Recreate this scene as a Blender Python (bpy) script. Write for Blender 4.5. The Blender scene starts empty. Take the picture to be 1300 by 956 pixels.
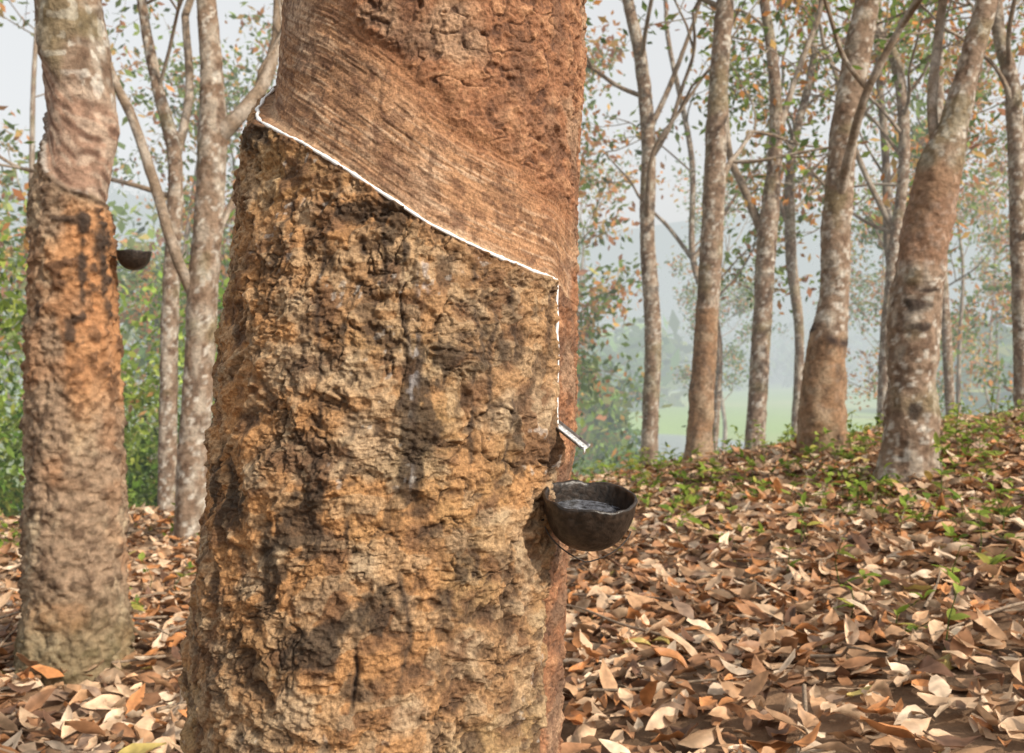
import bpy, math, numpy as np
from mathutils import Vector
R=math.radians
F=1264.0; H=1.0; HZ=465.0
rng=np.random.default_rng(7)
def S(a,b,d): return np.array([(a-650)/F*d, d, H+(HZ-b)/F*d])
# ---------------- noise ----------------
def _h(ix,iy,iz,s):
    h=ix*np.uint32(374761393)+iy*np.uint32(668265263)+iz*np.uint32(2246822519)+np.uint32((s*3266489917)&0xffffffff)
    h^=h>>np.uint32(15); h*=np.uint32(2246822519); h^=h>>np.uint32(13); h*=np.uint32(3266489917); h^=h>>np.uint32(16)
    return h.astype(np.float32)*np.float32(2/4294967295.0)-1
def vn(x,y,z,s=0):
    x=np.asarray(x,float);y=np.asarray(y,float)+0*x;z=np.asarray(z,float)+0*x
    fx=np.floor(x);fy=np.floor(y);fz=np.floor(z)
    u=x-fx;v=y-fy;w=z-fz
    u=u*u*u*(u*(u*6-15)+10);v=v*v*v*(v*(v*6-15)+10);w=w*w*w*(w*(w*6-15)+10)
    ix=fx.astype(np.int64).astype(np.uint32);iy=fy.astype(np.int64).astype(np.uint32);iz=fz.astype(np.int64).astype(np.uint32)
    o=np.uint32(1)
    a=_h(ix,iy,iz,s)*(1-u)+_h(ix+o,iy,iz,s)*u
    b=_h(ix,iy+o,iz,s)*(1-u)+_h(ix+o,iy+o,iz,s)*u
    c=_h(ix,iy,iz+o,s)*(1-u)+_h(ix+o,iy,iz+o,s)*u
    d=_h(ix,iy+o,iz+o,s)*(1-u)+_h(ix+o,iy+o,iz+o,s)*u
    return (a*(1-v)+b*v)*(1-w)+(c*(1-v)+d*v)*w
def fbm(x,y,z,f,o=3,s=0):
    t=0;a=1.0;n=0
    for i in range(o):
        t=t+a*vn(x*f,y*f,z*f,s+i*17);n+=a;a*=.5;f*=2.03
    return t/n*1.3
def ss(a,b,x):
    t=np.clip((x-a)/(b-a),0,1);return t*t*(3-2*t)
def mixc(c,col,m):
    m=np.clip(m,0,1)[...,None];return c*(1-m)+np.array(col)*m
# ---------------- mesh helpers ----------------
def mesh(name,V,Fq,mat,col=None,parent=None,smooth=True):
    V=np.asarray(V,np.float32).reshape(-1,3);Fq=np.asarray(Fq,np.int32)
    me=bpy.data.meshes.new(name)
    me.vertices.add(len(V));me.vertices.foreach_set('co',V.ravel())
    k=Fq.shape[1]
    me.loops.add(len(Fq)*k);me.loops.foreach_set('vertex_index',Fq.ravel())
    me.polygons.add(len(Fq));me.polygons.foreach_set('loop_start',np.arange(len(Fq),dtype=np.int32)*k)
    me.update(calc_edges=True)
    if smooth: me.polygons.foreach_set('use_smooth',np.ones(len(Fq),bool))
    if col is not None:
        c=np.ones((len(V),4),np.float32);c[:,:3]=np.asarray(col).reshape(-1,3)
        at=me.color_attributes.new('Col','FLOAT_COLOR','POINT');at.data.foreach_set('color',c.ravel())
    me.materials.append(mat)
    ob=bpy.data.objects.new(name,me);bpy.context.collection.objects.link(ob)
    if parent: ob.parent=parent
    return ob
def empty(name,loc=(0,0,0)):
    e=bpy.data.objects.new(name,None);e.empty_display_size=.1;bpy.context.collection.objects.link(e);return e
def gridf(nr,nc,wrap):
    i=np.arange(nr-1)[:,None];j=np.arange(nc if wrap else nc-1)[None,:];j2=(j+1)%nc
    return np.stack([i*nc+j,i*nc+j2,(i+1)*nc+j2,(i+1)*nc+j],-1).reshape(-1,4)
def resamp(P,r,step):
    P=np.array(P,float);r=np.array(r,float)
    Q=np.vstack([2*P[0]-P[1],P,2*P[-1]-P[-2]]);out=[];ro=[]
    for i in range(len(P)-1):
        n=max(1,int(np.linalg.norm(P[i+1]-P[i])/step))
        t=(np.arange(n)/n)[:,None];a,b,c,d=Q[i],Q[i+1],Q[i+2],Q[i+3]
        out.append(.5*((2*b)+(c-a)*t+(2*a-5*b+4*c-d)*t*t+(3*b-a-3*c+d)*t**3))
        tt=t[:,0];tt=tt*tt*(3-2*tt);ro.append(r[i]*(1-tt)+r[i+1]*tt)
    out.append(P[-1:]);ro.append(r[-1:])
    return np.vstack(out),np.concatenate(ro)
def tubegrid(P,r,n):
    T=np.gradient(P,axis=0);T/=np.linalg.norm(T,axis=1)[:,None]+1e-9
    e=np.array([1.,0,0])
    if abs(T[0]@e)>.9:e=np.array([0,1.,0])
    E=[]
    for t in T:
        e=e-t*(e@t);e=e/np.linalg.norm(e);E.append(e)
    E=np.array(E);B=np.cross(T,E)
    ph=np.linspace(-np.pi,np.pi,n,endpoint=False)
    N=E[:,None,:]*np.cos(ph)[None,:,None]+B[:,None,:]*np.sin(ph)[None,:,None]
    return P[:,None,:]+N*r[:,None,None],N,ph
class Acc:
    def __init__(s): s.V=[];s.F=[];s.C=[];s.n=0
    def add(s,V,Fq,C):
        V=V.reshape(-1,3);s.V.append(V);s.F.append(Fq+s.n);s.n+=len(V)
        C=np.asarray(C,float)
        s.C.append(np.broadcast_to(C,V.shape) if C.ndim==1 else C.reshape(-1,3))
    def build(s,name,mat,parent=None,smooth=True):
        return mesh(name,np.vstack(s.V),np.vstack(s.F),mat,np.vstack(s.C),parent,smooth)
# ---------------- materials ----------------
def newmat(name):
    m=bpy.data.materials.new(name);m.use_nodes=True;nt=m.node_tree
    return m,nt,nt.nodes['Principled BSDF']
HAZE_GLOW=(.63,.675,.675)
def painted_haze(m):
    # valley mist painted into the material as emission, stronger further along the valley
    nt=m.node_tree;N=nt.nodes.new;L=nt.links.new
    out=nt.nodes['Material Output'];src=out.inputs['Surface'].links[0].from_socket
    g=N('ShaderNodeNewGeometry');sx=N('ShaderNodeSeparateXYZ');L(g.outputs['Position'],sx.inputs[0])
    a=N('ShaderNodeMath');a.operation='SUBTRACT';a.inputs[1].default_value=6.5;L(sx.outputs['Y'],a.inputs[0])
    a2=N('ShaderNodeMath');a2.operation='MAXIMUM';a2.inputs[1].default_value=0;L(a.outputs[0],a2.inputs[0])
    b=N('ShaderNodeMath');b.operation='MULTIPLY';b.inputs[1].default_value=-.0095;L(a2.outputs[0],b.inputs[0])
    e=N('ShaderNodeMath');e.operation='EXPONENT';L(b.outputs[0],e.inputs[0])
    em=N('ShaderNodeEmission');em.inputs['Color'].default_value=(*HAZE_GLOW,1)
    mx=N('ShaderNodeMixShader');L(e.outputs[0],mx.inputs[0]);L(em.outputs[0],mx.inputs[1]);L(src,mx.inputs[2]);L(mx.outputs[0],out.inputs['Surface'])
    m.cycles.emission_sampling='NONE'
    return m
def bark_mat(name,sc,bump,rough=.85,dist=.004,lo=.55,hi=1.4):
    m,nt,b=newmat(name);N=nt.nodes.new;L=nt.links.new
    at=N('ShaderNodeAttribute');at.attribute_name='Col'
    tc=N('ShaderNodeTexCoord')
    n1=N('ShaderNodeTexNoise');n1.inputs['Scale'].default_value=sc;n1.inputs['Detail'].default_value=6;n1.inputs['Roughness'].default_value=.65
    L(tc.outputs['Object'],n1.inputs['Vector'])
    mr=N('ShaderNodeMapRange');mr.inputs['From Min'].default_value=.3;mr.inputs['From Max'].default_value=.7
    mr.inputs['To Min'].default_value=lo;mr.inputs['To Max'].default_value=hi
    L(n1.outputs['Fac'],mr.inputs['Value'])
    vm=N('ShaderNodeVectorMath');vm.operation='SCALE';L(at.outputs['Color'],vm.inputs[0]);L(mr.outputs['Result'],vm.inputs['Scale'])
    L(vm.outputs['Vector'],b.inputs['Base Color'])
    bp=N('ShaderNodeBump');bp.inputs['Strength'].default_value=bump;bp.inputs['Distance'].default_value=dist*1.5
    L(n1.outputs['Fac'],bp.inputs['Height']);L(bp.outputs['Normal'],b.inputs['Normal'])
    b.inputs['Roughness'].default_value=rough;b.inputs['Specular IOR Level'].default_value=.3
    return m
def leaf_mat(name,trans,rough=.6,tex=True):
    m,nt,b=newmat(name);N=nt.nodes.new;L=nt.links.new
    at=N('ShaderNodeAttribute');at.attribute_name='Col'
    src=at.outputs['Color']
    if tex:
        tc=N('ShaderNodeTexCoord');n1=N('ShaderNodeTexNoise');n1.inputs['Scale'].default_value=40;n1.inputs['Detail'].default_value=3
        L(tc.outputs['Object'],n1.inputs['Vector'])
        mr=N('ShaderNodeMapRange');mr.inputs['From Min'].default_value=.3;mr.inputs['From Max'].default_value=.7
        mr.inputs['To Min'].default_value=.7;mr.inputs['To Max'].default_value=1.25;L(n1.outputs['Fac'],mr.inputs['Value'])
        vm=N('ShaderNodeVectorMath');vm.operation='SCALE';L(at.outputs['Color'],vm.inputs[0]);L(mr.outputs['Result'],vm.inputs['Scale'])
        src=vm.outputs['Vector']
        L(src,b.inputs['Base Color']);b.inputs['Roughness'].default_value=rough;b.inputs['Specular IOR Level'].default_value=.3
        top=b.outputs[0]
    else:
        df=N('ShaderNodeBsdfDiffuse');L(src,df.inputs['Color']);top=df.outputs[0];nt.nodes.remove(b)
    tr=N('ShaderNodeBsdfTranslucent');L(src,tr.inputs['Color'])
    mx=N('ShaderNodeMixShader');mx.inputs[0].default_value=trans
    L(top,mx.inputs[1]);L(tr.outputs[0],mx.inputs[2]);L(mx.outputs[0],nt.nodes['Material Output'].inputs['Surface'])
    return m
M_main=bark_mat('tapped_bark',240,.9,.85,.0025,.5,1.45)
M_bark=painted_haze(bark_mat('rubber_bark',38,.8,.9,.012))
M_litter=leaf_mat('dry_leaf',.18,.5)
M_leaf=painted_haze(leaf_mat('foliage_leaf',.45,.6,False))
def plain(name,col,rough,metal=0,nscale=60,var=.4,bump=.3,dist=.002):
    m,nt,b=newmat(name);N=nt.nodes.new;L=nt.links.new
    tc=N('ShaderNodeTexCoord');n=N('ShaderNodeTexNoise');n.inputs['Scale'].default_value=nscale;n.inputs['Detail'].default_value=5
    L(tc.outputs['Object'],n.inputs['Vector'])
    cr=N('ShaderNodeValToRGB');cr.color_ramp.elements[0].position=.35;cr.color_ramp.elements[1].position=.68
    cr.color_ramp.elements[0].color=(*[c*(1-var) for c in col],1);cr.color_ramp.elements[1].color=(*[min(1,c*(1+var)) for c in col],1)
    L(n.outputs['Fac'],cr.inputs[0]);L(cr.outputs[0],b.inputs['Base Color'])
    bp=N('ShaderNodeBump');bp.inputs['Strength'].default_value=bump;bp.inputs['Distance'].default_value=dist
    L(n.outputs['Fac'],bp.inputs['Height']);L(bp.outputs[0],b.inputs['Normal'])
    b.inputs['Roughness'].default_value=rough;b.inputs['Metallic'].default_value=metal
    return m
M_latex=plain('wet_latex',(.74,.75,.76),.3,0,150,.10,.4)
M_latexs=plain('latex_residue',(.52,.53,.54),.35,0,300,.45,.6)
M_latexf=plain('latex_film',(.075,.08,.095),.18,0,120,.9,.6)
M_cup=plain('black_coconut_shell',(.022,.015,.011),.42,0,130,.7,.9)
M_wire=plain('rusty_wire',(.035,.025,.02),.7,.2,200,.4)
M_metal=plain('galvanised_spout',(.30,.30,.31),.45,.8,120,.4)
M_twig=plain('dead_twig',(.22,.16,.11),.8,0,80,.4)
# ---------------- terrain ----------------
VZ=-3.3
def ground(x,y):
    x=np.asarray(x,float);y=np.asarray(y,float)
    sl=np.where(x>0,.163*12*np.tanh(x/12),.055*20*np.tanh(x/20))
    yy=np.maximum(y-6.5,0);drop=np.where(yy<12,.03*yy**2,4.32+.72*(yy-12))
    z=sl-drop
    t=(z-VZ)*1.2
    z=VZ+np.where(t>20,t,np.log1p(np.exp(np.minimum(t,20))))/1.2
    z=z+.035*fbm(x,y,0*x,1.1,2,3)+.5*fbm(x,y,0*x,.02,2,5)*ss(20,60,y)
    lake=np.exp(-(((x-9)/7)**2+((y-55)/17)**2)**2)
    z=z-1.3*lake*ss(20,40,y)
    d=y+35*fbm(x,y,0*x,.006,2,9)+.0*x
    z=z+(70+34*fbm(x,y,0*x,.005,3,11))*ss(210,470,d)
    return z
nr,na=230,300
rr=np.concatenate([[0],np.geomspace(.4,1500,nr-1)]);an=np.linspace(0,2*np.pi,na,endpoint=False)
GX=rr[:,None]*np.sin(an);GY=rr[:,None]*np.cos(an);GZ=ground(GX,GY)
gc=np.zeros(GX.shape+(3,));gc[:]=(.22,.135,.08)
gc=mixc(gc,(.13,.08,.047),ss(-.3,.5,fbm(GX,GY,0*GX,1.5,3,21)))
gc=mixc(gc,(.10,.15,.045),ss(9,16,np.abs(GY))*.8)
gc=mixc(gc,(.24,.36,.09),ss(24,38,GY))
gc=mixc(gc,(.33,.40,.14),ss(0,.6,fbm(GX,GY,0*GX,.05,3,22))*ss(24,38,GY))
gc=mixc(gc,(.05,.08,.03),ss(190,240,GY))
mg=painted_haze(bark_mat('forest_soil',9,.6,.95,.03))
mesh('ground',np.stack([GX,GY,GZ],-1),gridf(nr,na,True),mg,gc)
mw,nt,b=newmat('lake_water');b.inputs['Base Color'].default_value=(.22,.25,.26,1);b.inputs['Roughness'].default_value=.12
n=nt.nodes.new('ShaderNodeTexNoise');n.inputs['Scale'].default_value=3;bp=nt.nodes.new('ShaderNodeBump');bp.inputs['Strength'].default_value=.15
nt.links.new(n.outputs['Fac'],bp.inputs['Height']);nt.links.new(bp.outputs[0],b.inputs['Normal']);painted_haze(mw)
tt=np.linspace(0,2*np.pi,48,endpoint=False);W=np.stack([9+12*np.cos(tt),55+24*np.sin(tt),0*tt+VZ-.55],-1)
W=np.vstack([W,[[9,55,VZ-.55]]]);mesh('lake_water',W,np.array([[i,(i+1)%48,48] for i in range(48)]),mw)
# ---------------- leaves ----------------
def leafquads(acc,P,L,C,rg,up=0.0):
    n=len(P);a=rg.normal(size=(n,3));a[:,2]-=.3;a/=np.linalg.norm(a,axis=1)[:,None]
    b=rg.normal(size=(n,3));b[:,2]*=.5;b-=a*(a*b).sum(1)[:,None];b/=np.linalg.norm(b,axis=1)[:,None]
    L=L[:,None]
    V=np.stack([P,P+a*L*.45+b*L*.24,P+a*L,P+a*L*.45-b*L*.24],1)
    acc.add(V,np.arange(n*4).reshape(-1,4),np.repeat(C,4,0))
def pal(cols,w,n,rg,var=.3):
    cols=np.array(cols);i=rg.choice(len(cols),n,p=np.array(w)/sum(w))
    return cols[i]*(1+var*rg.uniform(-1,1,(n,1)))
def leaves3d(acc,P,yaw,pitch,roll,L,Wd,curl,fold,C,rg,jit=.06):
    n=len(P);t=np.linspace(0,1,6);w=np.array([.05,.72,1,.9,.55,.04]);j=np.array([-1,0,1])
    X=np.broadcast_to(t[:,None],(6,3));Yb=w[:,None]*j[None,:]
    x=X[None]*L[:,None,None];y=Yb[None]*Wd[:,None,None]*.5
    z=curl[:,None,None]*L[:,None,None]*4*(X[None]-.5)**2*1.0+fold[:,None,None]*np.abs(y)
    z=z+rg.normal(size=z.shape)*jit*Wd[:,None,None]
    bend=rg.normal(0,.12,n)[:,None,None];y=y+bend*L[:,None,None]*(X[None]-.5)**2
    cr,sr=np.cos(roll)[:,None,None],np.sin(roll)[:,None,None]
    y,z=y*cr-z*sr,y*sr+z*cr
    cp,sp=np.cos(pitch)[:,None,None],np.sin(pitch)[:,None,None]
    x,z=x*cp-z*sp,x*sp+z*cp
    cy,sy=np.cos(yaw)[:,None,None],np.sin(yaw)[:,None,None]
    x,y=x*cy-y*sy,x*sy+y*cy
    V=np.stack([x,y,z],-1)+P[:,None,None,:]
    f=gridf(6,3,False);Fq=(np.arange(n)[:,None,None]*18+f[None]).reshape(-1,4)
    Cc=np.repeat(C[:,None,:],18,1)
    Cc[:,1::3]*=.78
    Cc=Cc*(1+.12*rg.normal(size=(n,18,1)))
    acc.add(V.reshape(-1,3),Fq,np.clip(Cc,.01,.9).reshape(-1,3))
def scatter(n,x0,x1,y0,y1,fan):
    y=np.sqrt(rng.uniform(y0*y0,y1*y1,n)) if fan else rng.uniform(y0,y1,n)
    x=rng.uniform(-1,1,n)*(.68*y+.5) if fan else rng.uniform(x0,x1,n)
    return x,y
acc=Acc()
for n,a,fan in ((21000,(0,0,1.4,6.2),True),(28000,(0,0,6.2,13),True),(10000,(-11,11,-3,14),False)):
    x,y=scatter(n,*a,fan)
    k=rng.uniform(size=n)<.82+.45*fbm(x,y,0*x,.9,2,31);x=x[k];y=y[k];n=len(x)
    z=ground(x,y)+rng.uniform(.0,.045,n)
    C=pal([(.50,.30,.17),(.36,.185,.095),(.62,.43,.28),(.52,.23,.09),(.17,.09,.055),(.70,.54,.39),(.46,.36,.12),(.30,.20,.14)],[4.5,4,5,2.6,1.8,2.6,.2,1.2],n,rng,.25)
    big=rng.uniform(size=n)**1.5
    leaves3d(acc,np.stack([x,y,z],-1),rng.uniform(0,6.28,n),rng.normal(0,.28,n),rng.normal(0,.45,n)+np.where(rng.uniform(size=n)<.3,np.pi,0),
        .055+.08*big+rng.uniform(0,.012,n),rng.uniform(.024,.048,n)*(.85+.5*big),rng.normal(.03,.12,n),rng.uniform(-.1,.9,n),C,rng,.09)
acc.build('leaf_litter',M_litter)
# seedlings
acc=Acc();nP=2100
x,y=scatter(nP,0,0,3.6,11.5,True)
dens=fbm(x,y,0*x,.8,2,41)+np.where(x>0,.10,-.12)+.06*(y-6)
k=dens>.10;x=x[k];y=y[k]
for px_,py_,c in ((1080,765,5),(1100,640,22),(905,655,14),(1240,600,22),(200,745,10),(1015,615,16),(1150,780,4),(1075,590,20),(850,640,14),(1190,690,7),(960,700,5),(1250,570,16)):
    d=1/((py_-HZ)/F+.163*max(0,(px_-650)/F)+1e-6)
    d=min(max(d,2.5),8.5)
    x=np.append(x,(px_-650)/F*d+rng.normal(0,.18,c));y=np.append(y,d+rng.normal(0,.3,c))
for xi,yi in zip(x,y):
    if xi*xi+(yi-1.45)**2<.6: continue
    z0=float(ground(xi,yi));h=rng.uniform(.04,.20);m=rng.integers(3,8)
    if rng.uniform()<.05: h*=1.8;m+=6
    P,r=resamp([[xi,yi,z0],[xi+rng.normal(0,.02),yi,z0+h*.5],[xi+rng.normal(0,.04),yi+rng.normal(0,.03),z0+h]],[.003,.002,.0015],.05)
    G,_,_=tubegrid(P,r,4);acc.add(G,gridf(len(P),4,True),(.12,.15,.05))
    ii=rng.integers(len(P)//2,len(P),m)
    leaves3d(acc,P[ii],rng.uniform(0,6.28,m),rng.normal(.15,.35,m),rng.normal(0,.3,m),rng.uniform(.03,.085,m),rng.uniform(.018,.036,m),rng.normal(-.08,.05,m),rng.uniform(0,.4,m),
       pal([(.23,.32,.055),(.33,.40,.09),(.14,.21,.045),(.46,.43,.11)],[3,3,2,1],m,rng,.2),rng,.02)
acc.build('ground_plants',M_leaf)
acc=Acc()
tw=[(rng.uniform(-.6,.6),rng.uniform(2.2,8)) for i in range(120)]
for i,(u0,y0) in enumerate(tw):
    x0=u0*y0;a=rng.uniform(0,6.28);L=rng.uniform(.15,.6)
    pts=[[x0+math.cos(a)*L*t+rng.normal(0,.015),y0+math.sin(a)*L*t+rng.normal(0,.015)] for t in (0,.33,.66,1)]
    lift=rng.uniform(0,.12)*(rng.uniform()<.4)
    pts=[[p[0],p[1],float(ground(p[0],p[1]))+.03+rng.uniform(0,.03)+lift*t] for p,t in zip(pts,(0,.33,.66,1))]
    P,r=resamp(pts,[.006,.005,.004,.002],.04);G,_,_=tubegrid(P,r,5);acc.add(G,gridf(len(P),5,True),(.2,.15,.1))
acc.build('fallen_twigs',M_twig)
# ---------------- main trunk ----------------
D=1.45
rows=np.array([(-1200,372,735),(-400,366,738),(0,360,740),(70,355,741),(137,346,738),(165,336,737),(190,328,736),(300,313,734),(400,300,732),(500,291,733),(560,286,731),(640,277,722),(700,270,720),(800,260,716),(867,254,713),(956,246,712),(1100,236,714),(1400,205,745)],float)
rz=H+(HZ-rows[:,0])/F*1.41
o=np.argsort(rz);rz=rz[o];rL=rows[o,1];rR=rows[o,2]
def prof(z):
    L=np.interp(z,rz,rL);Rr=np.interp(z,rz,rR)
    return ((L+Rr)/2-650)/F*D,(Rr-L)/2/F*D*.985
def hit(a,b):
    th=np.radians(np.linspace(-86,86,1200));u=(a-650)/F
    d=np.full_like(th,1.25)
    for _ in range(4):
        z=H+(HZ-b)/F*d;cx,r=prof(z);r=r+.005;d=D-r*np.cos(th)
    res=cx+r*np.sin(th)-u*d
    i=np.argmin(np.abs(res));return float(th[i]),float(z[i])
cut=np.array([hit(*p) for p in ((337,137),(385,180),(440,214),(490,247),(545,283),(590,306),(640,329),(675,343),(708,356))])
cut=cut[np.argsort(cut[:,0])]
thc=cut[-1,0]
def zcut(th):
    z=np.interp(th,cut[:,0],cut[:,1]);z=np.where(th<cut[0,0],cut[0,1]-.14*(th-cut[0,0]),z)
    return np.where(th>thc,cut[-1,1]-.1*(th-thc),z)
up=np.array([hit(*p) for p in ((362,-150),(420,-20),(480,40),(560,118),(640,190),(690,228),(738,285))]);up=up[np.argsort(up[:,0])]
NF=620
th=np.concatenate([np.radians(np.linspace(-100,105,NF,endpoint=False)),np.radians(np.linspace(105,260,80,endpoint=False))])
zz=np.concatenate([np.linspace(-.15,.45,60,endpoint=False),np.linspace(.45,1.56,920,endpoint=False),np.linspace(1.56,5.2,140)])
TH,Z=np.meshgrid(th,zz)
THs=np.where(TH>np.pi,TH-2*np.pi,TH)
CX,RB=prof(Z)
X=.25*np.sin(TH);Y=.25*np.cos(TH)
wn=.016
wx=wn*fbm(X,Y,Z,15,3,101);wy=wn*fbm(X,Y,Z,15,3,102);wz=wn*fbm(X,Y,Z,15,3,103)
Xw,Yw,Zw=X+wx,Y+wy,Z+wz
v0=Z-zcut(THs)
zedge=zcut(THs)+.0025*fbm(X,Y,Z,60,2,7)
v=Z-zedge
inarc=(THs<thc+.012)&(THs>-2.3)
mB=ss(.0015,-.0035,v)*inarc
zup=np.interp(THs,up[:,0],up[:,1])+.022*fbm(X,Y,Z,14,3,8)
zup=np.where(THs<up[0,0],up[0,1]+.2,zup)
mP=ss(-.004,.004,v)*ss(.012,-.012,Z-zup)*ss(thc+.33,thc+.18,THs+.05*fbm(X,Y,Z,20,2,6))*(THs>-2.3)
mP=np.where(v<0,0,mP)
mU=np.clip(1-mB-mP,0,1)
big=fbm(X+wx*2,Y+wy*2,Z*.8+wz*2,8,3,1)
gate=ss(-.25,.5,fbm(X,Y,Z,11,3,12))
c1=np.abs(fbm(Xw,Yw,Zw*.7,28,4,2));crack=(1-ss(.0,.10,c1))*gate
c2=np.abs(fbm(Xw,Yw,Zw*1.5,64,3,4));worm=(1-ss(0,.18,c2))*ss(-.3,.3,fbm(X,Y,Z,18,2,15))
crust=fbm(Xw,Yw,Zw*1.1,42,4,16)
crust2=fbm(X,Y,Z*1.1,95,3,17)
fine=fbm(X,Y,Z,190,2,5)
flake=ss(.12,.22,fbm(Xw,Yw,Z*1.2,36,3,18))
lump=ss(.1,.75,fbm(Xw,Yw,Zw,20,2,24))
wr=fbm(Xw*.6,Yw*.6,Zw*2.6,40,2,19)
hB=.0110*big-.0046*crack-.0026*worm+.0052*crust+.0028*crust2+.0017*fine+.0016*flake+.0020*wr*(1-gate)+.007*lump
knot=np.zeros_like(Z);kc=np.zeros_like(Z)
kr=np.random.default_rng(5)
for i in range(170):
    t0=kr.uniform(-1.5,1.45);z0=kr.uniform(.45,1.5);a=kr.uniform(.005,.017);bb=a*kr.uniform(.4,.9);sk=kr.uniform(-.5,.5)
    r0=np.searchsorted(zz,z0-.05);r1=np.searchsorted(zz,z0+.05)
    j0=np.searchsorted(th[:NF],t0-.2);j1=np.searchsorted(th[:NF],t0+.2)
    dt=(TH[r0:r1,j0:j1]-t0)*.25+wx[r0:r1,j0:j1]*.7;dz=Z[r0:r1,j0:j1]-z0-sk*dt+wz[r0:r1,j0:j1]*.7
    q=np.sqrt((dt/a)**2+(dz/bb)**2);am=kr.uniform(.3,1)
    knot[r0:r1,j0:j1]+=am*(.0036*np.exp(-((q-1)/.35)**2)-.004*np.exp(-(q/.5)**2))
    kc[r0:r1,j0:j1]=np.maximum(kc[r0:r1,j0:j1],am*np.exp(-(q/.5)**2))
hB=hB+knot
tf_,_=hit(455,800)
fis=np.exp(-((THs-tf_-.05*fbm(0*X,0*Y,Z,14,3,20))/.012)**2)*ss(.86,.78,Z)*ss(-.3,.2,vn(0*Z,0*Z,Z*16,21))
hB=hB-.006*fis+.0085+ss(-.10,-.0,v)*.003
u1=np.abs(fbm(Xw,Yw,Zw*1.5,34,2,51));uw=(1-ss(0,.16,u1))*ss(-.4,.3,fbm(X,Y,Z,15,2,55))
u2=fbm(Xw,Yw,Zw*1.6,50,3,52)
hU=.006*fbm(X,Y,Z,10,3,53)-.0030*uw+.0034*u2+.0020*crust2+.0016*fine+.003+knot
s1=vn(THs*5+9,v0*330,0*v,61);s2=vn(THs*9,v0*620+THs*3,0*v,62);s3=vn(THs*3,v0*110,0*v,63);s4=vn(THs*14,v0*200,0*v,66)
brk=fbm(X,Y,Z,40,3,64)
hP=.0008*s1+.0006*s2+.0008*s3+.0005*s4+.003*fbm(X,Y,Z,6,2,65)+.0010*ss(.35,.45,brk)-.003
h=hB*mB+hP*mP+hU*mU
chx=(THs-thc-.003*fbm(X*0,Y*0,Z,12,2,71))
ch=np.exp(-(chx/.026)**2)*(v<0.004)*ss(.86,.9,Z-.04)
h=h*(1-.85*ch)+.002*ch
rad=RB+h
XX=CX+rad*np.sin(TH);YY=D-rad*np.cos(TH)
col=np.zeros(Z.shape+(3,));col[:]=(.315,.185,.092)
col=mixc(col,(.38,.20,.085),ss(-.1,.6,fbm(X,Y,Z,5,3,81)+.6*ss(-.2,-1.2,THs)*ss(1.2,.7,Z)))
col=mixc(col,(.38,.28,.18),ss(.05,.55,fbm(Xw,Yw,Z,17,4,82))*.8)
col=mixc(col,(.23,.18,.085),ss(.15,.7,fbm(X,Y,Z,8,3,83))*.35)
col=mixc(col,(.15,.078,.04),ss(.0,.5,fbm(Xw,Yw,Z,28,4,84))*.85)
col=mixc(col,(.43,.33,.21),flake*.35)
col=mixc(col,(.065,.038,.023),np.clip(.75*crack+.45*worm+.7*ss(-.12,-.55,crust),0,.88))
col=mixc(col,(.07,.04,.025),kc*.75)
col=mixc(col,(.04,.025,.018),fis)
st=np.zeros_like(Z)
for a,b_,sx,sz,am in ((400,640,.04,.055,.85),(505,290,.035,.045,1.),(480,270,.09,.018,.85),(360,700,.06,.06,.75),(480,790,.05,.06,.65),(600,640,.05,.04,.6),(345,175,.08,.025,1.2),(620,430,.05,.05,.5),(300,620,.10,.06,.65),(560,470,.04,.06,.6),(400,830,.1,.04,.7),(530,560,.04,.09,.7),(450,420,.05,.05,.55),(640,560,.04,.04,.55),(380,500,.05,.07,.5),(580,760,.05,.06,.5)):
    t0,z0=hit(a,b_);st+=am*np.exp(-((THs-t0)/(sx*2.6))**2-((Z-z0)/sz)**2)
col=mixc(col,(.045,.03,.02),ss(.28,.7,st*(.9+2.2*fbm(Xw*1.2,Yw*1.2,Z*.55,36,4,85)))*.85)
col=mixc(col,(.15,.075,.035),ss(-.03,-.004,v)*ss(-.1,.4,fbm(X,Y,Z,22,2,88))*.6)
td,_=hit(530,450)
for k_,(tq,sd_) in enumerate(((td,.024),(td-.09,.010),(td+.16,.013),(td-.3,.011),(td+.35,.012),(td-.5,.012),(td-.75,.012),(td+.5,.01),(td+.25,.01),(td-.2,.01))):
    off=THs-tq-.06*fbm(X*0,Y*0,Z,9,3,86+k_*3)
    dr=np.exp(-(off/sd_)**2)*(Z>.80)*ss(-.4,.4,vn(THs*0,THs*0,Z*11,90+k_))
    col=mixc(col,(.05,.032,.022),np.exp(-((off-.02)/.016)**2)*ss(-.4,.2,vn(THs*0,THs*0,Z*7,190+k_))*ss(-.5,.1,fbm(X,Y,Z*.5,70,2,187))*.85*(Z>.6+.035*k_))
    if k_<1: col=mixc(col,(.36,.35,.36),dr*ss(.2,.45,fbm(X,Y,Z*.6,110,2,87))*.55)
fl=ss(.6,.75,fbm(X,Y,Z,110,2,91))*ss(.1,.5,fbm(X,Y,Z,9,2,92))
col=mixc(col,(.45,.43,.40),fl*.4)
cU=np.zeros(Z.shape+(3,));cU[:]=(.25,.115,.058)
cU=mixc(cU,(.40,.21,.11),ss(.05,.6,u2)*.8)
cU=mixc(cU,(.35,.24,.155),ss(.1,.6,fbm(X,Y,Z,12,3,93))*.6)
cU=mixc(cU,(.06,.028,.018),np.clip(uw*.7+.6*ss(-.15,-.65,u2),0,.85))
cU=mixc(cU,(.11,.055,.033),ss(.05,.55,fbm(X,Y,Z,20,3,94))*.6)
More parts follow.
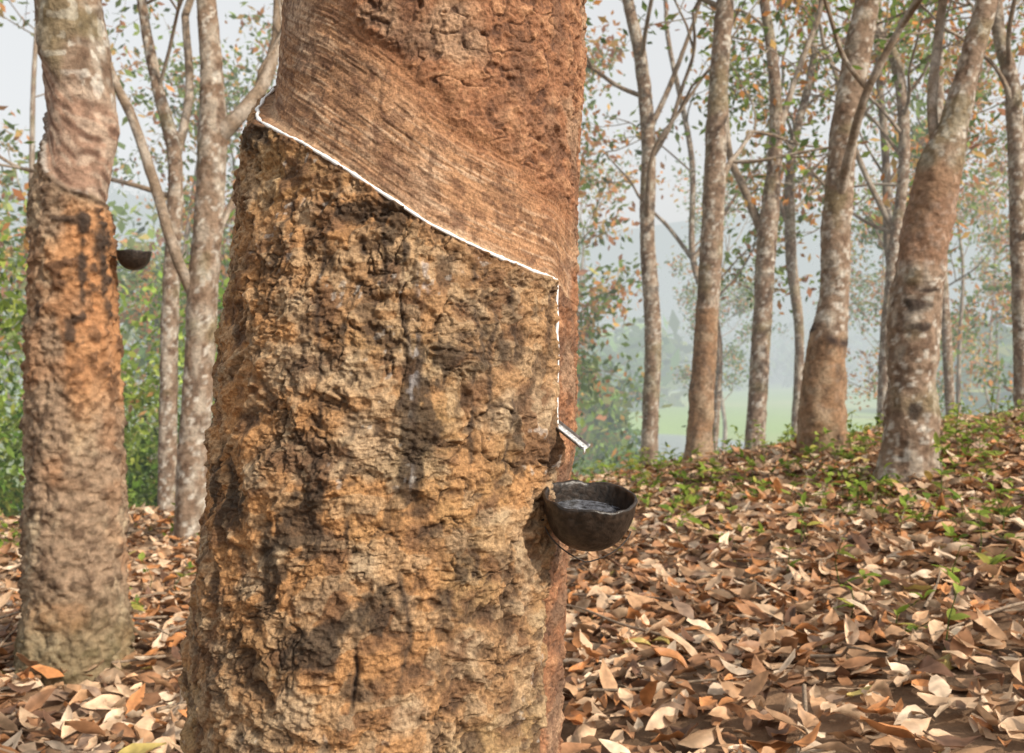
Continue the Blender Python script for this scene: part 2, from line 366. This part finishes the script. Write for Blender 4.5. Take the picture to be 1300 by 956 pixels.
cU=mixc(cU,(.10,.06,.04),((THs>thc)&(v<0.02))*.5*ss(-.4,.4,fbm(X,Y,Z,30,3,97)))
cP=np.zeros(Z.shape+(3,));cP[:]=(.37,.205,.11)
cP=mixc(cP,(.53,.39,.27),ss(.1,.7,s1)*.55)
cP=mixc(cP,(.16,.08,.042),ss(.1,.7,s3)*.55)
cP=mixc(cP,(.22,.11,.055),ss(.1,.7,s2)*.55)
cP=mixc(cP,(.50,.39,.29),ss(.1,.6,fbm(X,Y,Z,7,4,95))*.55)
cP=mixc(cP,(.19,.10,.055),ss(.1,.6,fbm(X,Y,Z*1.5,13,4,98))*.5)
cP=mixc(cP,(.12,.055,.032),ss(.28,.4,fbm(THs*.5,THs*0,v0*2.6,18,3,96))*.5)
cP=mixc(cP,(.12,.06,.035),ss(.3,.4,fbm(THs*.25,THs*0,v0*1.0,90,2,99))*.6)
cP=mixc(cP,(.28,.12,.055),ss(.06,.0,zup-Z)*.6)
cP=mixc(cP,(.52,.36,.23),ss(.014,.003,v)*.5)
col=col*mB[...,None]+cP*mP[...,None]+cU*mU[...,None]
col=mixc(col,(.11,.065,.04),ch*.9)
tree=empty('rubber_tree')
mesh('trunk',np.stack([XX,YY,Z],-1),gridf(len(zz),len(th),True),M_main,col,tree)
def surf(t,z,off=0.0):
    i=min(np.searchsorted(zz,z),len(zz)-1);j=min(np.searchsorted(th,t),len(th)-1)
    r=rad[max(i-1,0):i+2,max(j-1,0):j+2].max()+off;c,_=prof(z);return np.array([c+r*math.sin(t),D-r*math.cos(t),z])
ts=np.linspace(-1.65,thc,300);pts=[];rs=[]
for t in ts:
    zc=float(zcut(np.array(t)));p=surf(t,zc+.001,0);q=surf(t,zc-.008,0)
    c,_=prof(zc);rr_=.45*math.hypot(p[0]-c,p[1]-D)+.55*math.hypot(q[0]-c,q[1]-D)+.0008
    pts.append([c+rr_*math.sin(t),D-rr_*math.cos(t),zc-.0012]);rs.append(.0023*(1+.3*float(vn(t*14,0,0,5))+.25*float(vn(t*50,0,0,6))))
pts=np.array(pts);k=np.ones(13)/13
for i in range(2):
    pp=np.pad(pts[:,i],6,mode='edge');pts[:,i]=np.convolve(pp,k,'valid')
la=Acc();G,_,_=tubegrid(pts,np.array(rs),8);la.add(G,gridf(len(pts),8,True),(.8,.8,.8))
_,zs=hit(703,538)
zv=np.linspace(cut[-1,1]+.002,zs,120);ptv=[];rv=[]
tl=thc-.006
for z in zv:
    t=tl+.003*math.sin(z*40);ptv.append(surf(t,z,.0012));rv.append(.0018*(1+.35*float(vn(z*60,0,0,8))+.25*float(vn(z*20,0,0,9))))
ptv=np.array(ptv);k=np.ones(13)/13
for i in range(2):
    pp=np.pad(ptv[:,i],6,mode='edge');ptv[:,i]=np.convolve(pp,k,'valid')
G,_,_=tubegrid(ptv,np.array(rv),7);la.add(G,gridf(len(ptv),7,True),(.8,.8,.8))
la.build('latex_line',M_latex,tree)
a0=ptv[-1]-np.array([0,0,.002]);b0=S(742,567,1.262)
dirv=b0-a0;Ls=np.linalg.norm(dirv);dirv/=Ls;side=np.cross(dirv,[0,0,1]);side/=np.linalg.norm(side);upv=np.cross(side,dirv)
def gutter(r0,t0,t1,off,flat=1.):
    s=np.linspace(t0,t1,14);V=[]
    for q in s:
        for ang in np.linspace(-1.35,1.35,9):
            V.append(a0+dirv*Ls*q+side*math.sin(ang)*r0-upv*(math.cos(ang)*r0*flat-r0*.5)+upv*off)
    return np.array(V),gridf(14,9,False)
V,Fq=gutter(.0085,-.35,1.0,0,.9);sp=mesh('spout',V,Fq,M_metal,None,tree);m=sp.modifiers.new('s','SOLIDIFY');m.thickness=.001
V,Fq=gutter(.0042,-.05,.99,-.0008,.55);so_=mesh('spout_latex',V,Fq,M_latexs,None,tree);so_.modifiers.new('s','SOLIDIFY').thickness=.001
G,_,_=tubegrid(*resamp([b0+upv*-.002,b0+np.array([0,0,-.005]),b0+np.array([0,0,-.008])],[.0015,.0012,.0003],.002),8);mesh('latex_drip',G,gridf(len(G),8,True),M_latex,None,tree)
# ---------------- cups ----------------
def cup(c,rad_,dep,tilt,name,seed,attach):
    par=empty(name);n=96
    prof_=[]
    for t in np.linspace(0,1,22):
        a=t*math.pi/2*.93;prof_.append((rad_*.97*math.sin(a)**.82 if a>0 else 0,-dep*math.cos(a)**1.0))
    prof_+= [(rad_*1.0,.001),(rad_*.985,.004),(rad_*.94,.0035),(rad_*.915,0)]
    for t in np.linspace(.97,0,16):
        a=t*math.pi/2*.93;prof_.append((rad_*.9*math.sin(a)**.82 if a>0 else 0,-dep*.9*math.cos(a)-.001))
    pr=np.array(prof_);ph=np.linspace(0,2*np.pi,n,endpoint=False)
    Rr=pr[:,0][:,None]*np.ones(n);Zr=pr[:,1][:,None]*np.ones(n)
    nx=np.cos(ph)[None]*Rr*12;ny=np.sin(ph)[None]*Rr*12
    amp=ss(.3*rad_,rad_,Rr)
    Rr=Rr*(1+.025*vn(nx*3,ny*3,Zr*30,seed)*amp+.014*vn(nx*9,ny*9,Zr*90,seed+1))
    Zr=Zr+.0022*amp*vn(nx*7,ny*7,0*nx,seed+2)*(Zr>-.01)+.002*amp*vn(nx*2,ny*2,0*nx,seed+3)
    P=np.stack([Rr*np.cos(ph),Rr*np.sin(ph),Zr],-1)
    tx,ty=tilt
    Rm=np.array([[math.cos(ty),0,math.sin(ty)],[0,1,0],[-math.sin(ty),0,math.cos(ty)]])@np.array([[1,0,0],[0,math.cos(tx),-math.sin(tx)],[0,math.sin(tx),math.cos(tx)]])
    tf=lambda q:q@Rm.T+c
    mesh('shell',tf(P),gridf(len(pr),n,True),M_cup,None,par)
    rl=np.linspace(0,1,9)[:,None]*rad_*.83*(1+.02*np.sin(ph*3+1)[None]);PP=np.stack([rl*np.cos(ph),rl*np.sin(ph),0*rl-dep*.30],-1)
    mesh('latex_pool',tf(PP),gridf(9,n,True),M_latexf,None,par)
    w=Acc();zr=-dep*.42
    ps=np.linspace(-2.9,-.2,30);loop=np.stack([rad_*.93*np.cos(ps),rad_*.55*np.sin(ps),-dep*.75+.25*dep*np.abs(np.cos(ps))-dep*.35*np.abs(np.sin(ps))],-1)
    G,_,_=tubegrid(tf(loop),np.full(30,.0010*rad_/.06),6);w.add(G,gridf(30,6,True),(.1,.1,.1))
    att=np.array(attach)
    for k_ in (-1,1):
        dd=att-c;dd[2]=0;dd/=np.linalg.norm(dd);sd=np.array([-dd[1],dd[0],0])
        p0=tf(np.array([0,0,zr]))+dd*rad_*.75+sd*k_*rad_*.6
        G,_,_=tubegrid(*resamp([p0,(p0+att)/2+sd*k_*.01,att+np.array([0,0,.0])],[.0012]*3,.01),6);w.add(G,gridf(len(G),6,True),(.1,.1,.1))
    w.build('wire_holder',M_wire,par)
    return par
cc=S(749,633,1.27)
tcup=math.atan2(cc[0]-prof(cc[2])[0],D-cc[1])
cup(cc,.0605,.066,(R(12),R(4)),'latex_collection_cup',3,surf(tcup,cc[2]-.03,-.006))
# ---------------- other rubber trees ----------------
def grow(rg,p,d,L,r,depth,segs,tips,up_=.12):
    pts=[p];dd=d.copy()
    for i in range(4):
        dd=dd+rg.normal(size=3)*.2;dd[2]+=up_*.5;dd/=np.linalg.norm(dd);pts.append(pts[-1]+dd*L/4)
    segs.append((np.array(pts),np.linspace(r,r*.5,5)))
    if depth<=1: tips.append(pts[-1]);tips.append(pts[2])
    if depth<=0: return
    for k in range(rg.integers(2,4)):
        i=rg.integers(2,5);q=rg.normal(size=3);nd=dd+q*.55;nd/=np.linalg.norm(nd)
        grow(rg,pts[i],nd,L*rg.uniform(.5,.75),r*.55,depth-1,segs,tips,up_)
G1=[(.17,.25,.055),(.25,.32,.09),(.10,.15,.04),(.56,.25,.08),(.56,.36,.13),(.42,.19,.10)]
def addtree(pts,d,seed,tap=None,branches=(),nbr=4,leafn=5,pw=(3.5,3.5,2.4,2.4,2,1.5),step=.014,nseg=40,grey=.5,special=None,lsz=.11,zmin=2.1,dark=True,maxd=2):
    rg=np.random.default_rng(seed);par=empty('rubber_tree')
    C=[];Wd=[]
    for a,b_,w in pts: C.append(S(a,b_,d));Wd.append(w/2/F*d)
    C=C[::-1] if C[0][2]>C[-1][2] else C;Wd=Wd if (pts[0][1]>pts[-1][1]) else Wd[::-1]
    g=float(ground(C[0][0],C[0][1]))
    C.insert(0,np.array([C[0][0],C[0][1],min(g-.12,C[0][2]-.1)]));Wd.insert(0,Wd[0]*1.12)
    dr_=(C[-1]-C[-2]);dr_/=np.linalg.norm(dr_)
    for i in range(2):
        dr_=dr_+rg.normal(size=3)*.08;dr_[2]+=.1;dr_/=np.linalg.norm(dr_);C.append(C[-1]+dr_*1.3);Wd.append(Wd[-1]*.85)
    A=Acc();P,r=resamp(C,Wd,step);Gd,N,ph=tubegrid(P,r,nseg)
    x,y,z=Gd[...,0],Gd[...,1],Gd[...,2]
    disp=(.08*fbm(x,y,z*.6,11,2,seed)+.05*fbm(x,y,z,28,3,seed+1))*r[:,None]
    c=np.zeros(x.shape+(3,));c[:]=(.22,.155,.11)
    c=mixc(c,(.35,.30,.245),ss(.0,.4,fbm(x,y,z*.8,13,3,seed+2)+(grey-.5))*.8)
    c=mixc(c,(.12,.075,.05),ss(.02,.5,fbm(x,y,z*.7,19,3,seed+3))*.85)
    c=mixc(c,(.50,.47,.42),ss(.34,.5,fbm(x,y,z,30,2,seed+4))*.7)
    c=mixc(c,(.17,.15,.07),ss(.2,.7,fbm(x,y,z,5,2,seed+9))*.4)
    if tap:
        z0,z1=tap;e=.12*fbm(x,y,z,7,3,seed+5)
        m_=ss(z0-.15,z0+.1,z+e)*ss(z1+.05,z1-.05,z+e)*.85
        bc=np.zeros(c.shape);bc[:]=(.25,.145,.08);bc=mixc(bc,(.12,.07,.04),ss(0,.5,fbm(x,y,z*.6,24,3,seed+6)));bc=mixc(bc,(.32,.23,.15),ss(.0,.5,fbm(x,y,z,12,3,seed+8))*.8)
        c=c*(1-m_[...,None])+bc*m_[...,None]
        if dark:
            zc=z1-.12*np.cos(ph+.8)[None,:]*.5
            c=mixc(c,(.04,.025,.02),np.exp(-((z-zc)/.04)**2)*ss(-.7,-.1,fbm(x,y,z,10,2,seed+7)))
        disp=disp+.04*m_*r[:,None]
    if special: disp,c=special(x,y,z,ph,r,disp,c,seed)
    Gd=Gd+N*disp[...,None]
    A.add(Gd,gridf(len(P),nseg,True),c)
    segs=[];tips=[]
    for br in branches:
        bp_=[S(a,b_,d+dd) for a,b_,w,dd in br];bw=[w/2/F*d for a,b_,w,dd in br]
        segs.append((np.array(bp_),np.array(bw)))
        dv=bp_[-1]-bp_[-2];dv/=np.linalg.norm(dv)
        grow(rg,bp_[-1],dv,1.2,bw[-1],maxd,segs,tips)
    zs_=P[:,2]
    cand=np.where(zs_>zmin)[0]
    if len(cand):
        for i in range(nbr):
            ii=cand[int(rg.uniform(0,1)*(len(cand)-1))];a=rg.uniform(0,6.28);dv=np.array([math.cos(a),math.sin(a),rg.uniform(.3,1.3)]);dv/=np.linalg.norm(dv)
            grow(rg,P[ii],dv,rg.uniform(.9,1.9),r[ii]*.36,maxd,segs,tips)
    for i in range(3):
        a=rg.uniform(0,6.28);dv=np.array([math.cos(a)*.6,math.sin(a)*.6,1]);dv/=np.linalg.norm(dv)
        grow(rg,P[-1],dv,1.8,r[-1]*.7,maxd,segs,tips)
    for sp_,sr in segs:
        big_=sr[0]>.018
        Q,q=resamp(sp_,sr,.06 if big_ else .2);nn=14 if big_ else 5
        Gb,Nb,_=tubegrid(Q,q,nn);xb,yb,zb=Gb[...,0],Gb[...,1],Gb[...,2]
        cb=np.zeros(xb.shape+(3,));cb[:]=(.21,.155,.11)
        cb=mixc(cb,(.38,.33,.28),ss(-.1,.4,vn(xb*15,yb*15,zb*12,seed))*.8)
        if big_: Gb=Gb+Nb*(.10*vn(xb*25,yb*25,zb*20,seed)*q[:,None])[...,None]
        A.add(Gb,gridf(len(Q),nn,True),cb)
    A.build('trunk_and_limbs',M_bark,par)
    if leafn and tips:
        T=np.array(tips);n=len(T)*leafn
        Pp=np.repeat(T,leafn,0)+rg.normal(size=(n,3))*np.array([.2,.2,.16])
        w_=list(pw);q=rg.integers(0,4)
        if q==0: w_=[1,1,1,3,2.5,2]
        if q==3: w_=[4,5,3,1,1,.6]
        B=Acc();leafquads(B,Pp,rg.uniform(.6,1.3,n)*lsz,pal(G1,w_,n,rg,.3),rg);B.build('foliage',M_leaf,par,False)
    return par
rg=np.random.default_rng(77);segs=[];tips=[];A=Acc()
tp=np.array([prof(5.2)[0],D,5.15])
for a in (0,2.1,4.2):
    grow(rg,tp,np.array([math.cos(a)*.5,math.sin(a)*.5,.8]),2.6,.12,3,segs,tips)
for sp_,sr in segs:
    Q,q=resamp(sp_,sr,.15);Gb,_,_=tubegrid(Q,q,8);A.add(Gb,gridf(len(Q),8,True),(.28,.2,.14))
A.build('limbs',M_bark,tree)
T=np.array(tips);B=Acc();n=len(T)*8;leafquads(B,np.repeat(T,8,0)+rg.normal(size=(n,3))*.22,rg.uniform(.08,.15,n),pal(G1,(3,3,2,1,1,1),n,rg),rg);B.build('foliage',M_leaf,tree,False)

def left_tree(x,y,z,ph,r,disp,c,seed):
    a=(ph[None,:]+np.pi/2)/(np.pi/2)+0*z
    a=np.where(a>2,a-4,a)
    zc=np.interp(a,[-2,-1,-.75,-.3,.2,1,2],[1.98,1.90,1.78,1.67,1.60,1.57,1.5])+.012*fbm(x,y,z,12,2,201)
    v=z-zc
    f2=fbm(x,y,z,30,4,202);f3=fbm(x,y,z*.6,11,4,203);f4=fbm(x,y,z*1.3,60,3,209)
    pan=ss(-.01,.02,v)*ss(.40,.28,v+.08*f3)
    pc=np.zeros(c.shape);pc[:]=(.30,.19,.135);pc=mixc(pc,(.40,.30,.23),ss(-.2,.5,vn(a*3,v*60,0*v,204)));pc=mixc(pc,(.14,.08,.055),ss(.2,.8,vn(a*2,v*35,0*v,205)))
    c=c*(1-pan[...,None])+pc*pan[...,None]
    low=ss(.01,-.01,v)
    lc=np.zeros(c.shape);lc[:]=(.26,.18,.12);lc=mixc(lc,(.36,.28,.19),ss(-.1,.5,f3));lc=mixc(lc,(.09,.055,.035),ss(.0,.45,f2)*.85)
    org=ss(-.1,.35,a+.45*f3)*ss(.75,1.1,z+.25*f3)*ss(1.62,1.5,z)
    lc=mixc(lc,(.38,.175,.07),org*.8);lc=mixc(lc,(.08,.045,.028),org*ss(.0,.4,f2)*.85)
    lc=mixc(lc,(.33,.165,.08),ss(.1,.6,fbm(x,y,z,6,2,207))*.45)
    lc=mixc(lc,(.15,.13,.06),ss(.3,.0,z)*.5)
    c=c*(1-low[...,None])+lc*low[...,None]
    c=mixc(c,(.05,.03,.02),np.exp(-((v+.01)/.012)**2)*.8)
    c=mixc(c,(.5,.47,.43),np.exp(-((v)/.004)**2)*.7*(a<-.2))
    for a0,z0,sa,sz in ((.75,1.42,.25,.12),(.25,1.13,.12,.07),(.3,1.5,.3,.03),(.8,1.3,.15,.2),(-.3,1.2,.1,.05),(.4,1.3,.06,.25)):
        c=mixc(c,(.045,.03,.022),ss(.4,.9,np.exp(-((a-a0)/sa)**2-((z-z0)/sz)**2)+.5*f2)*.9)
    disp=disp*.8+.008*low-.016*pan+.013*low*f2+.011*org*f3+.009*f4*low
    disp=disp+.022*np.exp(-((v-.30)/.10)**2)*ss(.2,1,a)
    return disp,c
addtree([(97,838,132),(97,750,118),(96,650,114),(95,550,108),(92,450,106),(92,330,96),(92,250,90),(103,190,84),(97,100,84),(89,0,80),(86,-120,76)],3.5,11,special=left_tree,step=.006,nseg=190,nbr=3,zmin=3.2)
cl=S(170,320,3.5)
cup(cl,.060,.064,(R(2),R(3)),'latex_collection_cup',9,(cl[0]-.085,cl[1],cl[2]-.01))
addtree([(243,700,46),(245,600,40),(252,480,38),(257,380,38),(266,260,36),(270,170,36),(268,80,27),(262,0,25),(258,-80,24)],6.2,12,
  branches=(((250,385,15,0),(222,320,14,-.1),(195,230,13,-.1),(168,150,12,-.1),(140,90,11,-.1),(125,20,9,0)),((275,175,24,0),(305,145,20,0),(335,105,17,.1),(352,50,15,.2)),((262,330,8,0),(300,240,7,.2),(320,150,6,.2))),nbr=4,grey=.72,zmin=2.5)
addtree([(212,690,25),(213,560,23),(215,420,22),(220,300,20),(222,200,19),(200,110,15),(180,0,12)],8,13,branches=(((221,210,13,0),(240,120,11,.2),(235,20,10,.3)),),grey=.6,nbr=5)
addtree([(822,622,24),(826,520,21),(829,420,21),(822,300,19),(823,180,18),(814,80,17),(797,0,14),(785,-60,12)],10,14,branches=(((822,170,8,0),(850,110,7,.3),(880,30,5,.3)),),grey=.55,nbr=7)
addtree([(885,612,42),(889,540,32),(896,430,28),(904,300,28),(909,180,27),(914,80,24),(921,0,22),(925,-60,20)],8.5,15,tap=(-.2,1.5),nbr=6,grey=.5,dark=False)
addtree([(957,592,26),(962,500,24),(968,400,24),(974,300,24),(984,200,18),(984,110,15),(970,0,12)],10,16,branches=(((973,310,11,0),(945,240,11,.1),(925,190,9,.1),(920,90,7,.2)),((985,180,9,0),(1010,100,8,.2),(1040,20,7,.3))),grey=.45,nbr=8)
addtree([(1045,585,62),(1044,520,56),(1050,440,46),(1058,380,37),(1062,280,36),(1072,170,34),(1088,70,33),(1101,0,30),(1112,-70,28)],7,17,tap=(.0,1.22),grey=.5,nbr=5)
def swell(x,y,z,ph,r,disp,c,seed):
    f=fbm(x,y,z,18,3,301)
    c=mixc(c,(.23,.13,.08),ss(1.5,1.6,z)*ss(2.15,2.05,z+.05*f)*.75)
    for a0,z0,sa,sz in ((-1.9,1.36,.8,.045),(-1.6,1.24,.5,.035),(-1.5,1.44,.6,.015),(-1.8,.78,.3,.06)):
        c=mixc(c,(.03,.02,.016),ss(.3,.7,np.exp(-((ph[None,:]-a0)/sa)**2-((z-z0-.03*np.sin(ph)[None,:])/sz)**2)+.3*f)*.9)
    return disp+.03*r[:,None]*f,c
addtree([(1152,618,84),(1156,560,68),(1158,480,60),(1161,400,62),(1172,320,60),(1184,255,58),(1196,205,52),(1213,150,34),(1232,80,29),(1248,20,28),(1265,-60,26)],5.5,18,special=swell,grey=.66,
  branches=(((1190,215,12,0),(1183,130,13,.1),(1190,60,12,.2),(1197,0,11,.2)),),nbr=3,step=.01,nseg=60,zmin=3)
addtree([(1300,520,24),(1297,400,22),(1292,260,20),(1286,120,20),(1268,40,16),(1262,-40,14)],9,19,branches=(((1293,200,9,0),(1310,120,8,.1),(1330,40,8,.2)),),grey=.5,nbr=8)
addtree([(1120,560,15),(1125,440,16),(1135,320,15),(1148,200,14),(1140,90,14),(1112,30,12),(1095,-30,10)],12,20,branches=(((1138,300,8,0),(1090,200,7,.2),(1060,90,6,.2)),),grey=.6,nbr=9,leafn=9)
addtree([(1208,560,12),(1200,400,12),(1190,250,13),(1192,100,12),(1195,-20,11)],13,21,grey=.6,nbr=9,leafn=9)
addtree([(1010,560,12),(1015,430,12),(1004,320,14),(1005,200,12),(1030,90,9),(1035,0,8)],13,22,branches=(((1005,300,7,0),(985,230,6,0),(990,120,5,.2)),),grey=.45,nbr=9,leafn=12)
addtree([(905,600,9),(912,430,9),(880,330,8),(878,200,7),(850,60,6),(845,0,5)],15,23,branches=(((880,330,6,0),(920,270,5,.2),(940,240,4,.2)),((880,330,6,0),(850,290,5,.2),(830,270,4,.2))),grey=.45,nbr=9,leafn=15,lsz=.14,zmin=1.5)
fr=np.random.default_rng(99);cnt=0
for i in range(400):
    y=fr.uniform(13,38);u=fr.uniform(-.62,.72)
    if .07<u<.18 and fr.uniform()<.7: continue
    if .2<u<.36 and y<26: continue
    if cnt>=28: break
    cnt+=1
    x=u*y;z=float(ground(x,y));w0=fr.uniform(.07,.13);ln=fr.normal(0,.06)
    pxf=lambda X_:650+X_/y*F
    pyf=lambda Z_:HZ-(Z_-H)/y*F
    pp=[];xx=x
    for q in (0,1.2,2.4,3.6,5.0,6.4):
        pp.append((pxf(xx),pyf(z+q),w0*2*(1-.08*q)/y*F));xx+=ln*1.2+fr.normal(0,.1)
    addtree(pp,y,1000+i,nbr=8,leafn=11,step=.08,nseg=12,lsz=.18,zmin=z+2.4,grey=.6,maxd=2,dark=False)
# ---------------- masses of foliage ----------------
def clumps(name,cs,per,lsz,cols,w,seed):
    rg=np.random.default_rng(seed);B=Acc()
    for (cx,cy,cz,rx,rz_,tint) in cs:
        m=9;sub=rg.normal(size=(m,3));sub/=np.linalg.norm(sub,axis=1)[:,None];sub*=rg.uniform(.3,1,(m,1))
        idx=rg.integers(0,m,per);q=sub[idx]+rg.normal(size=(per,3))*.24
        P=np.array([cx,cy,cz])+q*np.array([rx,rx,rz_])
        C=pal(cols,w,per,rg,.3)*(np.array(tint))
        leafquads(B,P,rg.uniform(.6,1.4,per)*lsz,C,rg)
    return B.build(name,M_leaf,None,False)
gr=[(.20,.30,.06),(.14,.22,.05),(.32,.41,.10),(.07,.12,.035)]
fr=np.random.default_rng(5);cs=[]
for i in range(160):
    y=fr.uniform(8.5,20);u=fr.uniform(-.75,-.10);x=u*y;z=float(ground(x,y));s=fr.uniform(.35,1.1);k_=fr.uniform(.8,1.5)
    cs.append((x,y,z+s*fr.uniform(.4,2.6),s*.8,s,(k_*fr.uniform(.9,1.25),k_*fr.uniform(.95,1.15),k_)))
clumps('understorey_shrubs',cs,380,.10,gr+[(.36,.22,.09)],[3,3,3,1,.3],1)
cs=[]
for i in range(54):
    y=fr.uniform(13,26);u=fr.choice([fr.uniform(.04,.15),fr.uniform(.38,.75)]);x=u*y;z=float(ground(x,y));s=fr.uniform(.5,1.1)
    cs.append((x,y,z+s*.7,s,s*(2.0 if u<.12 else .8),(fr.uniform(.7,1.2),fr.uniform(.7,1.05),.9)))
clumps('slope_shrubs',cs,380,.13,gr+[(.36,.2,.08)],[3,3,2,2,1],2)
cs=[]
for i in range(130):
    y=fr.uniform(24,70);u=fr.uniform(-.8,-.0);x=u*y;z=float(ground(x,y));s=fr.uniform(1.2,2.6)
    for k_ in range(2): cs.append((x+fr.normal(0,.8),y,z+fr.uniform(1,9),s,s*.9,(fr.uniform(.8,1.5),fr.uniform(.8,1.15),1)))
for i in range(26):
    y=fr.uniform(30,48);u=fr.choice([fr.uniform(.0,.10),fr.uniform(.5,.8)]);x=u*y;z=float(ground(x,y));s=fr.uniform(.9,1.9)
    for k_ in range(2): cs.append((x+fr.normal(0,.6),y,z+fr.uniform(.6,5),s,s*.9,(fr.uniform(.7,1.1),fr.uniform(.75,1.0),1)))
clumps('woodland_belt',cs,170,.42,gr+[(.40,.22,.08)],[3,3,3,1,1.2],3)
cs=[]
for i in range(150):
    y=fr.uniform(80,200);u=fr.choice([fr.uniform(.44,.8),fr.uniform(-.1,.17),fr.uniform(.17,.4)]);x=u*y;
    if u<.2 and y<90:continue
    if .17<u<.4 and y<165:continue
    z=float(ground(x,y));s=fr.uniform(2.5,4.5)
    for k_ in range(2): cs.append((x,y,z+2.5+k_*3.,s,s*.8,(fr.uniform(.6,1.1),fr.uniform(.7,1),1)))
for i in range(1100):
    y=fr.uniform(200,460);u=fr.uniform(-.8,.85);x=u*y;z=float(ground(x,y));s=fr.uniform(4,9)
    cs.append((x,y,z+s*.7,s,s*1.1,(fr.uniform(.4,1.3),fr.uniform(.45,1.1),.8)))
clumps('distant_forest',cs,75,2.2,gr,[3,3,2,3],4)
# ---------------- light ----------------
az=R(130);el=R(33)
sd=Vector((math.sin(az)*math.cos(el),math.cos(az)*math.cos(el),math.sin(el)))
sl=bpy.data.lights.new('sun','SUN');sl.energy=4.8;sl.angle=R(.6);sl.color=(1,.89,.73);so=bpy.data.objects.new('sun',sl);bpy.context.collection.objects.link(so)
so.rotation_euler=sd.to_track_quat('Z','Y').to_euler()
w=bpy.data.worlds.new('World');bpy.context.scene.world=w;w.use_nodes=True;nt=w.node_tree
sk=nt.nodes.new('ShaderNodeTexSky');sk.sky_type='NISHITA';sk.sun_disc=False;sk.sun_elevation=el;sk.sun_rotation=az;sk.dust_density=7;sk.air_density=1;sk.ozone_density=1
hs=nt.nodes.new('ShaderNodeHueSaturation');hs.inputs['Saturation'].default_value=.4;nt.links.new(sk.outputs[0],hs.inputs['Color'])
v1=nt.nodes.new('ShaderNodeVectorMath');v1.operation='SCALE';v1.inputs['Scale'].default_value=.55;nt.links.new(hs.outputs[0],v1.inputs[0])
v2=nt.nodes.new('ShaderNodeVectorMath');v2.operation='ADD';v2.inputs[1].default_value=(4.1,4.1,4.0);nt.links.new(v1.outputs[0],v2.inputs[0])  # pale morning veil
nt.links.new(v2.outputs[0],nt.nodes['Background'].inputs[0]);nt.nodes['Background'].inputs[1].default_value=.15
# ---------------- camera ----------------
cd=bpy.data.cameras.new('camera');cam=bpy.data.objects.new('camera',cd);bpy.context.collection.objects.link(cam)
cam.location=(0,0,H);cam.rotation_euler=(R(90),0,0);cd.sensor_width=36;cd.lens=35;cd.shift_y=-13/1300;cd.clip_start=.05;cd.clip_end=4000
cd.dof.use_dof=True;cd.dof.focus_distance=1.25;cd.dof.aperture_fstop=10
bpy.context.scene.camera=cam
sc=bpy.context.scene;sc.view_settings.view_transform='Standard';sc.view_settings.look='None';sc.view_settings.exposure=0
